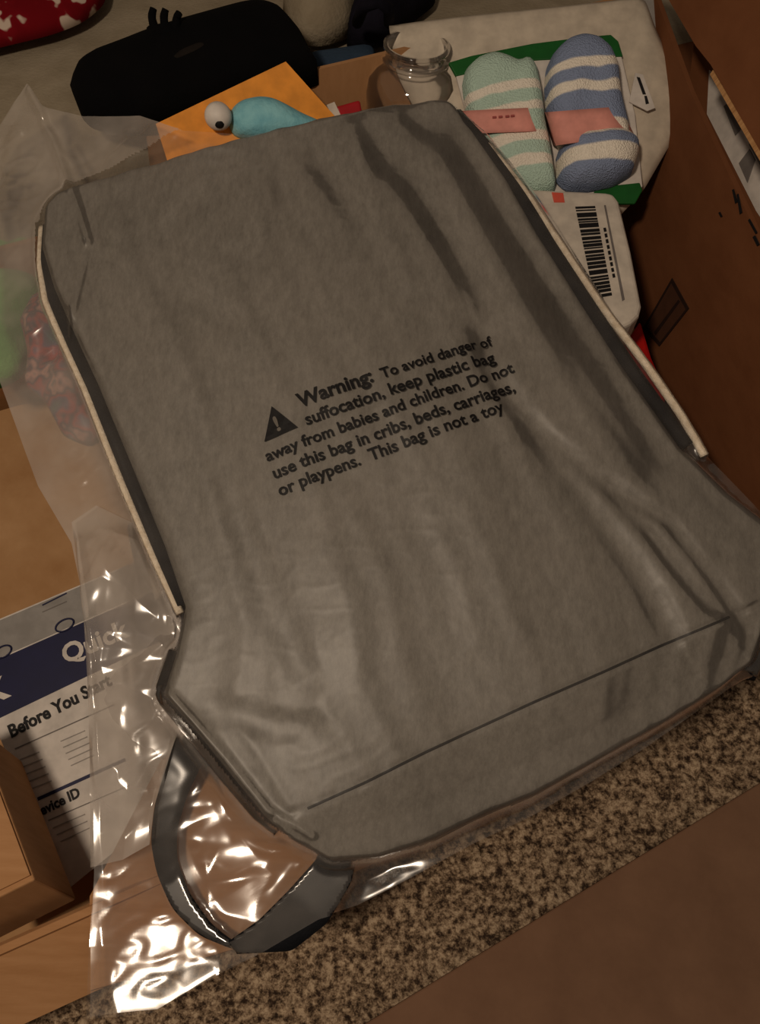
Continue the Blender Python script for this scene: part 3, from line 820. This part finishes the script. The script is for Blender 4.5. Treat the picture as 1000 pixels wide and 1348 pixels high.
# dark side gussets
def side_strip(name, cols, drop, w, mat, r0=0, r1=None):
    pass
def trim(name, px, h, r, mat, n=90):
    P = smooth_poly(np.array([BP.hit(p, h if np.isscalar(h) else h[i]) for i, p in enumerate(px)]), n)
    return tube(name, P, r, mat, bk, 10)
trim('side_gusset', [(66, 300), (63, 345), (74, 396), (97, 450), (126, 513), (169, 619), (214, 727), (243, 796)], -0.013, 0.0060, m_char)
trim('side_gusset', [(598, 154), (634, 194), (678, 254), (719, 324), (767, 398), (828, 490), (900, 590)], -0.013, 0.0075, m_char)
trim('drawstring', [(56, 300), (53, 350), (60, 398), (84, 453), (112, 513), (154, 621), (200, 729), (237, 808)], -0.012, 0.0031, m_cord)
trim('drawstring', [(608, 156), (652, 204), (702, 268), (748, 338), (798, 412), (850, 480), (896, 546), (927, 600)], -0.010, 0.0032, m_cord)
sp_ = resample(seam[1:-1], 120)
sp_h = [HB.ravel()[np.argmin((U.ravel() - a) ** 2 + (V.ravel() - b) ** 2)] for a, b in sp_]
sp_h = np.convolve(np.pad(sp_h, 3, 'edge'), np.ones(7) / 7, 'valid') + 0.0012
tube('seam', [BP.w(a, b, h) for (a, b), h in zip(sp_, sp_h)], 0.0009, m_char, bk, 6)
lt = trim('corner_trim', [(240, 860), (222, 912), (258, 956), (304, 1014), (346, 1064), (372, 1084)], -0.018, 0.0095, m_char)
trim('corner_trim', [(1004, 790), (990, 850), (972, 884)], -0.028, 0.012, m_char)
# carry strap: a flat webbing loop with a fold at its tip
def strap(name, Lpx, Rpx, hs, n=60):
    L = np.array([BP.hit(p, h) for p, h in zip(Lpx, hs)]); R = np.array([BP.hit(p, h) for p, h in zip(Rpx, hs)])
    L, R = smooth_poly(L, n, 3), smooth_poly(R, n, 3)
    return ribbon(name, L, R, BP.n, 0.0022, m_char, bk)
strap('carry_strap', [(240, 950), (216, 1012), (203, 1062), (198, 1108), (206, 1150), (226, 1196), (262, 1232), (312, 1252), (352, 1254)],
      [(290, 962), (266, 1004), (246, 1046), (232, 1092), (232, 1132), (248, 1176), (276, 1216), (306, 1240), (345, 1246)],
      [-0.034, -0.04, -0.044, -0.046, -0.046, -0.044, -0.042, -0.040, -0.040])
strap('carry_strap', [(300, 1240), (340, 1212), (380, 1172), (414, 1134), (430, 1112)], [(312, 1256), (384, 1252), (430, 1216), (462, 1162), (470, 1128)],
      [-0.038, -0.036, -0.034, -0.034, -0.036])

# ------------------------------------------------------------------ the clear plastic bag around it
pb_ = thing('plastic_bag', 'clear plastic bag with a printed suffocation warning around the backpack', 'plastic bag', BP.w(0, 0, -0.05))
bvh_v, bvh_f = [], []
for o in bk.children:
    k = len(bvh_v); mw = o.matrix_world
    bvh_v += [v.co.copy() for v in o.data.vertices]
    bvh_f += [tuple(i + k for i in p.vertices) for p in o.data.polygons]
bvh = BVHTree.FromPolygons(bvh_v, bvh_f)
ft_px = [(-6, 172), (20, 132), (36, 110), (56, 140), (110, 152), (184, 152), (240, 172), (330, 178), (420, 160), (470, 148), (530, 142), (592, 140)]
ft_h = [-.02, -.005, .0, -.002, .008, .016, .020, .016, .010, .002, -.006, -.008]
fr_px = [(592, 140), (642, 178), (704, 254), (756, 334), (812, 420), (918, 588), (1002, 674), (1016, 780), (1008, 878)]
fr_h = [-.008, -.014, -.018, -.018, -.018, -.02, -.02, -.025, -.032]
fl_px = [(-6, 172), (-40, 300), (-30, 420), (6, 520), (50, 640), (94, 715), (112, 800), (118, 900), (121, 1000), (123, 1150), (116, 1250), (112, 1345)]
fl_h = [-.02, -.03, -.04, -.045, -.05, -.052, -.05, -.046, -.042, -.04, -.034, -.024]
fb_px = [(112, 1345), (200, 1338), (290, 1284), (332, 1264), (420, 1208), (470, 1192), (540, 1156), (620, 1112), (700, 1074), (780, 1028), (850, 984), (960, 906), (1008, 878)]
fb_h = [-.024, -.025, -.028, -.030, -.038, -.042, -.042, -.042, -.042, -.042, -.04, -.036, -.032]
NU, NV = 300, 400
def bl3(px, hs): return np.array([list(BP.uv(p, h)) + [h] for p, h in zip(px, hs)])
G, s, t = coons(bl3(ft_px, ft_h), bl3(fr_px, fr_h), bl3(fb_px, fb_h), bl3(fl_px, fl_h), NU, NV)
U, V, H0 = G[..., 0], G[..., 1], G[..., 2]
H = H0.copy()
hit = np.full(H.shape, -1.0)
nvec = Vector(BP.n)
for i in range(NV):
    for j in range(NU):
        o_ = BP.w(U[i, j], V[i, j], 0.15)
        r = bvh.ray_cast(Vector(o_), -nvec, 0.30)
        if r[0] is not None: hit[i, j] = 0.15 - r[3]
bb = BVHTree.FromPolygons([v.co.copy() for v in body.data.vertices], [tuple(p.vertices) for p in body.data.polygons])
hitb = np.full(H.shape, -1.0)
for i in range(NV):
    for j in range(NU):
        if hit[i, j] > -0.9 and bb.ray_cast(Vector(BP.w(U[i, j], V[i, j], 0.15)), -nvec, 0.30)[0] is not None: hitb[i, j] = 0.0
lim = np.where(hit > -0.9, hit + 0.0012, -1.0)
edge = np.minimum(np.minimum(s, 1 - s), np.minimum(t, 1 - t))
H = np.maximum(H, lim)
for it in range(26):
    q = H.copy()
    q[1:-1, 1:-1] = (H[:-2, 1:-1] + H[2:, 1:-1] + H[1:-1, :-2] + H[1:-1, 2:]) / 4
    H = np.maximum(q, lim)
# the loose lower corner lies nearly level on the flap
gx, gy = BP.uv((215, 1288), -0.035)
g0 = BP.w(gx, gy, 0)
zt = 0.168 - 0.05 * ((U - gx) * BP.a[0] + (V - gy) * BP.b[0]) + 0.18 * ((U - gx) * BP.a[1] + (V - gy) * BP.b[1])
ht = (zt - BP.o[2] - BP.a[2] * U - BP.b[2] * V) / BP.n[2]
mk_ = np.clip(1.5 * np.exp(-((U - gx) ** 2 + (V - gy) ** 2) / 0.055 ** 2), 0, 1)
H = np.maximum(H * (1 - mk_) + ht * mk_, lim)
free = np.where(hit > -0.9, 0.18, 1.0)
for it in range(6):
    q = free.copy(); q[1:-1, 1:-1] = (free[:-2, 1:-1] + free[2:, 1:-1] + free[1:-1, :-2] + free[1:-1, 2:]) / 4; free = q
Hc = 0.0040 * crumple(U, V, 17, 21, 90) + 0.0016 * crumple(U, V, 36, 22, 150)
Hc += 0.0016 * np.maximum(0, ridge(U * 30 + V * 8, V * 55, 3) - 0.55) + 0.0004 * noise(U * 90, V * 90, 9)
Hc *= 1 - 0.4 * mk_
Hc *= 1 + 1.6 * np.exp(-t / 0.08) * (s < 0.6)
Hc += 0.0022 * np.exp(-t / 0.07) * np.maximum(0, ridge(U * 26 + V * 20, V * 34 - U * 12, 14) - 0.3)
H = np.maximum(H + Hc * free * np.clip(edge / 0.02, 0.15, 1), lim)
# a folded film edge that runs over the backpack's left shoulder
def film_fold(px, amp, w):
    global H
    d, sg = seg_dist(U, V, bag_line(px, 0.0))
    H += amp * np.exp(-(d / w) ** 2)
film_fold([(40, 120), (70, 190), (96, 262), (114, 318)], 0.006, 0.004)
film_fold([(116, 322), (104, 380), (92, 440)], 0.003, 0.003)
film_fold([(222, 912), (300, 1000), (352, 1066), (410, 1100)], 0.003, 0.003)
Pf = BP.W(U, V, H)
film = sheet('film', Pf, [m_film, m_film2, m_film3], pb_, None, None)
ob_ = hitb > -0.9
off = ~(ob_[:-1, :-1] | ob_[1:, :-1] | ob_[:-1, 1:] | ob_[1:, 1:])
tt = t[:-1, :-1]; sn = s[:-1, :-1]
hh_ = hit > -0.9
cl = hh_[:-1, :-1] | hh_[1:, :-1] | hh_[:-1, 1:] | hh_[1:, 1:]
idx = np.where(off, np.where(cl, np.where(tt < 0.72, 0, 1), np.where((tt < 0.62) & (sn < 0.75), 2, 1)), 0)
film.data.polygons.foreach_set('material_index', idx.ravel().astype(np.int32))
# heights of the film for the print
from mathutils import kdtree
kd = kdtree.KDTree(NU * NV)
Uf, Vf, Hf = U.ravel(), V.ravel(), H.ravel()
for i in range(NU * NV): kd.insert((Uf[i], Vf[i], 0), i)
kd.balance()
def film_h(u, v):
    out = []
    for a, b in zip(u, v):
        n_ = kd.find_n((a, b, 0), 4)
        w = [1 / (x[2] + 1e-5) for x in n_]
        out.append(sum(Hf[x[1]] * k for x, k in zip(n_, w)) / sum(w) + 0.0008)
    return np.array(out)
hm = 0.012
m_print = plain('black_print', (14, 12, 13), 0.5)
text_on('warning_text', 'Warning:', BP, (394, 537), (492, 503), hm, m_print, pb_, 0.03, film_h)
text_on('warning_text', 'To avoid danger of', BP, (503, 500), (651, 449), hm, m_print, pb_, 0.022, film_h)
text_on('warning_text', 'suffocation, keep plastic bag', BP, (404, 560), (654, 473), hm, m_print, pb_, 0.022, film_h)
text_on('warning_text', 'away from babies and children. Do not', BP, (351, 606), (678, 488), hm, m_print, pb_, 0.022, film_h)
text_on('warning_text', 'use this bag in cribs, beds, carriages,', BP, (361, 629), (680, 512), hm, m_print, pb_, 0.022, film_h)
text_on('warning_text', 'or playpens.  This bag is not a toy', BP, (368, 652), (665, 540), hm, m_print, pb_, 0.022, film_h)
tri = np.array([BP.uv(p, hm) for p in [(357, 534), (347, 580), (392, 563)]])
def flat_poly(name, pts, mat, dh):
    # subdivided so that it follows the film
    P = []; Fc = []; n_ = 8
    A, B, C_ = pts
    idx = {}
    for i in range(n_ + 1):
        for j in range(n_ + 1 - i):
            idx[i, j] = len(P); P.append(A + (B - A) * i / n_ + (C_ - A) * j / n_)
    for i in range(n_):
        for j in range(n_ - i):
            Fc.append((idx[i, j], idx[i + 1, j], idx[i, j + 1]))
            if j < n_ - i - 1: Fc.append((idx[i + 1, j], idx[i + 1, j + 1], idx[i, j + 1]))
    P = np.array(P); hh = film_h(P[:, 0], P[:, 1]) + dh
    return link(name, BP.W(P[:, 0], P[:, 1], hh), Fc, mat, pb_)
flat_poly('warning_triangle', tri, m_print, 0)
m_mark = plain('grey_mark', (112, 106, 98), 0.6)
text_on('warning_mark', '!', BP, (365, 567), (370, 565), hm, m_mark, pb_, 0.03, lambda u, v: film_h(u, v) + 0.0005)

# second film layer at the loose left side of the bag
G2, s2, t2 = coons(bl3([(112, 800), (160, 720), (196, 720)], [-.062, -.06, -.058]), bl3([(196, 720), (242, 820), (228, 905), (300, 1000), (352, 1070), (420, 1120), (466, 1150)], [-.058, -.055, -.055, -.055, -.055, -.055, -.055]),
                   bl3([(113, 1342), (200, 1334), (288, 1282), (330, 1262), (420, 1206), (466, 1150)], [-.034, -.034, -.036, -.04, -.046, -.055]), bl3([(112, 800), (119, 900), (122, 1000), (124, 1150), (117, 1250), (113, 1342)], [-.062, -.062, -.06, -.056, -.048, -.034]), 110, 170)
H2 = G2[..., 2] + 0.003 * crumple(G2[..., 0], G2[..., 1], 40, 31, 70) * np.clip(np.minimum(np.minimum(s2, 1 - s2), np.minimum(t2, 1 - t2)) / 0.05, 0, 1) * 0.6
sheet('back_film', BP.W(G2[..., 0], G2[..., 1], H2), m_film4, pb_, None, None)
# slack film folded over at the left of the backpack
G3, s3, t3_ = coons(bl3([(98, 690), (130, 668), (176, 690)], [-.05, -.046, -.044]), bl3([(176, 690), (234, 812), (226, 905), (240, 950), (206, 1060), (200, 1110)], [-.044, -.04, -.042, -.038, -.036, -.036]),
                    bl3([(123, 1140), (165, 1130), (200, 1110)], [-.036, -.034, -.036]), bl3([(98, 690), (113, 800), (119, 900), (122, 1000), (123, 1140)], [-.05, -.046, -.042, -.038, -.036]), 70, 170)
e3 = np.minimum(np.minimum(s3, 1 - s3), np.minimum(t3_, 1 - t3_))
H3 = G3[..., 2] + 0.006 + 0.006 * crumple(G3[..., 0], G3[..., 1], 26, 41, 60) * np.clip(e3 / 0.08, 0, 1)
sheet('folded_film', BP.W(G3[..., 0], G3[..., 1], H3), m_film3, pb_, None, None)
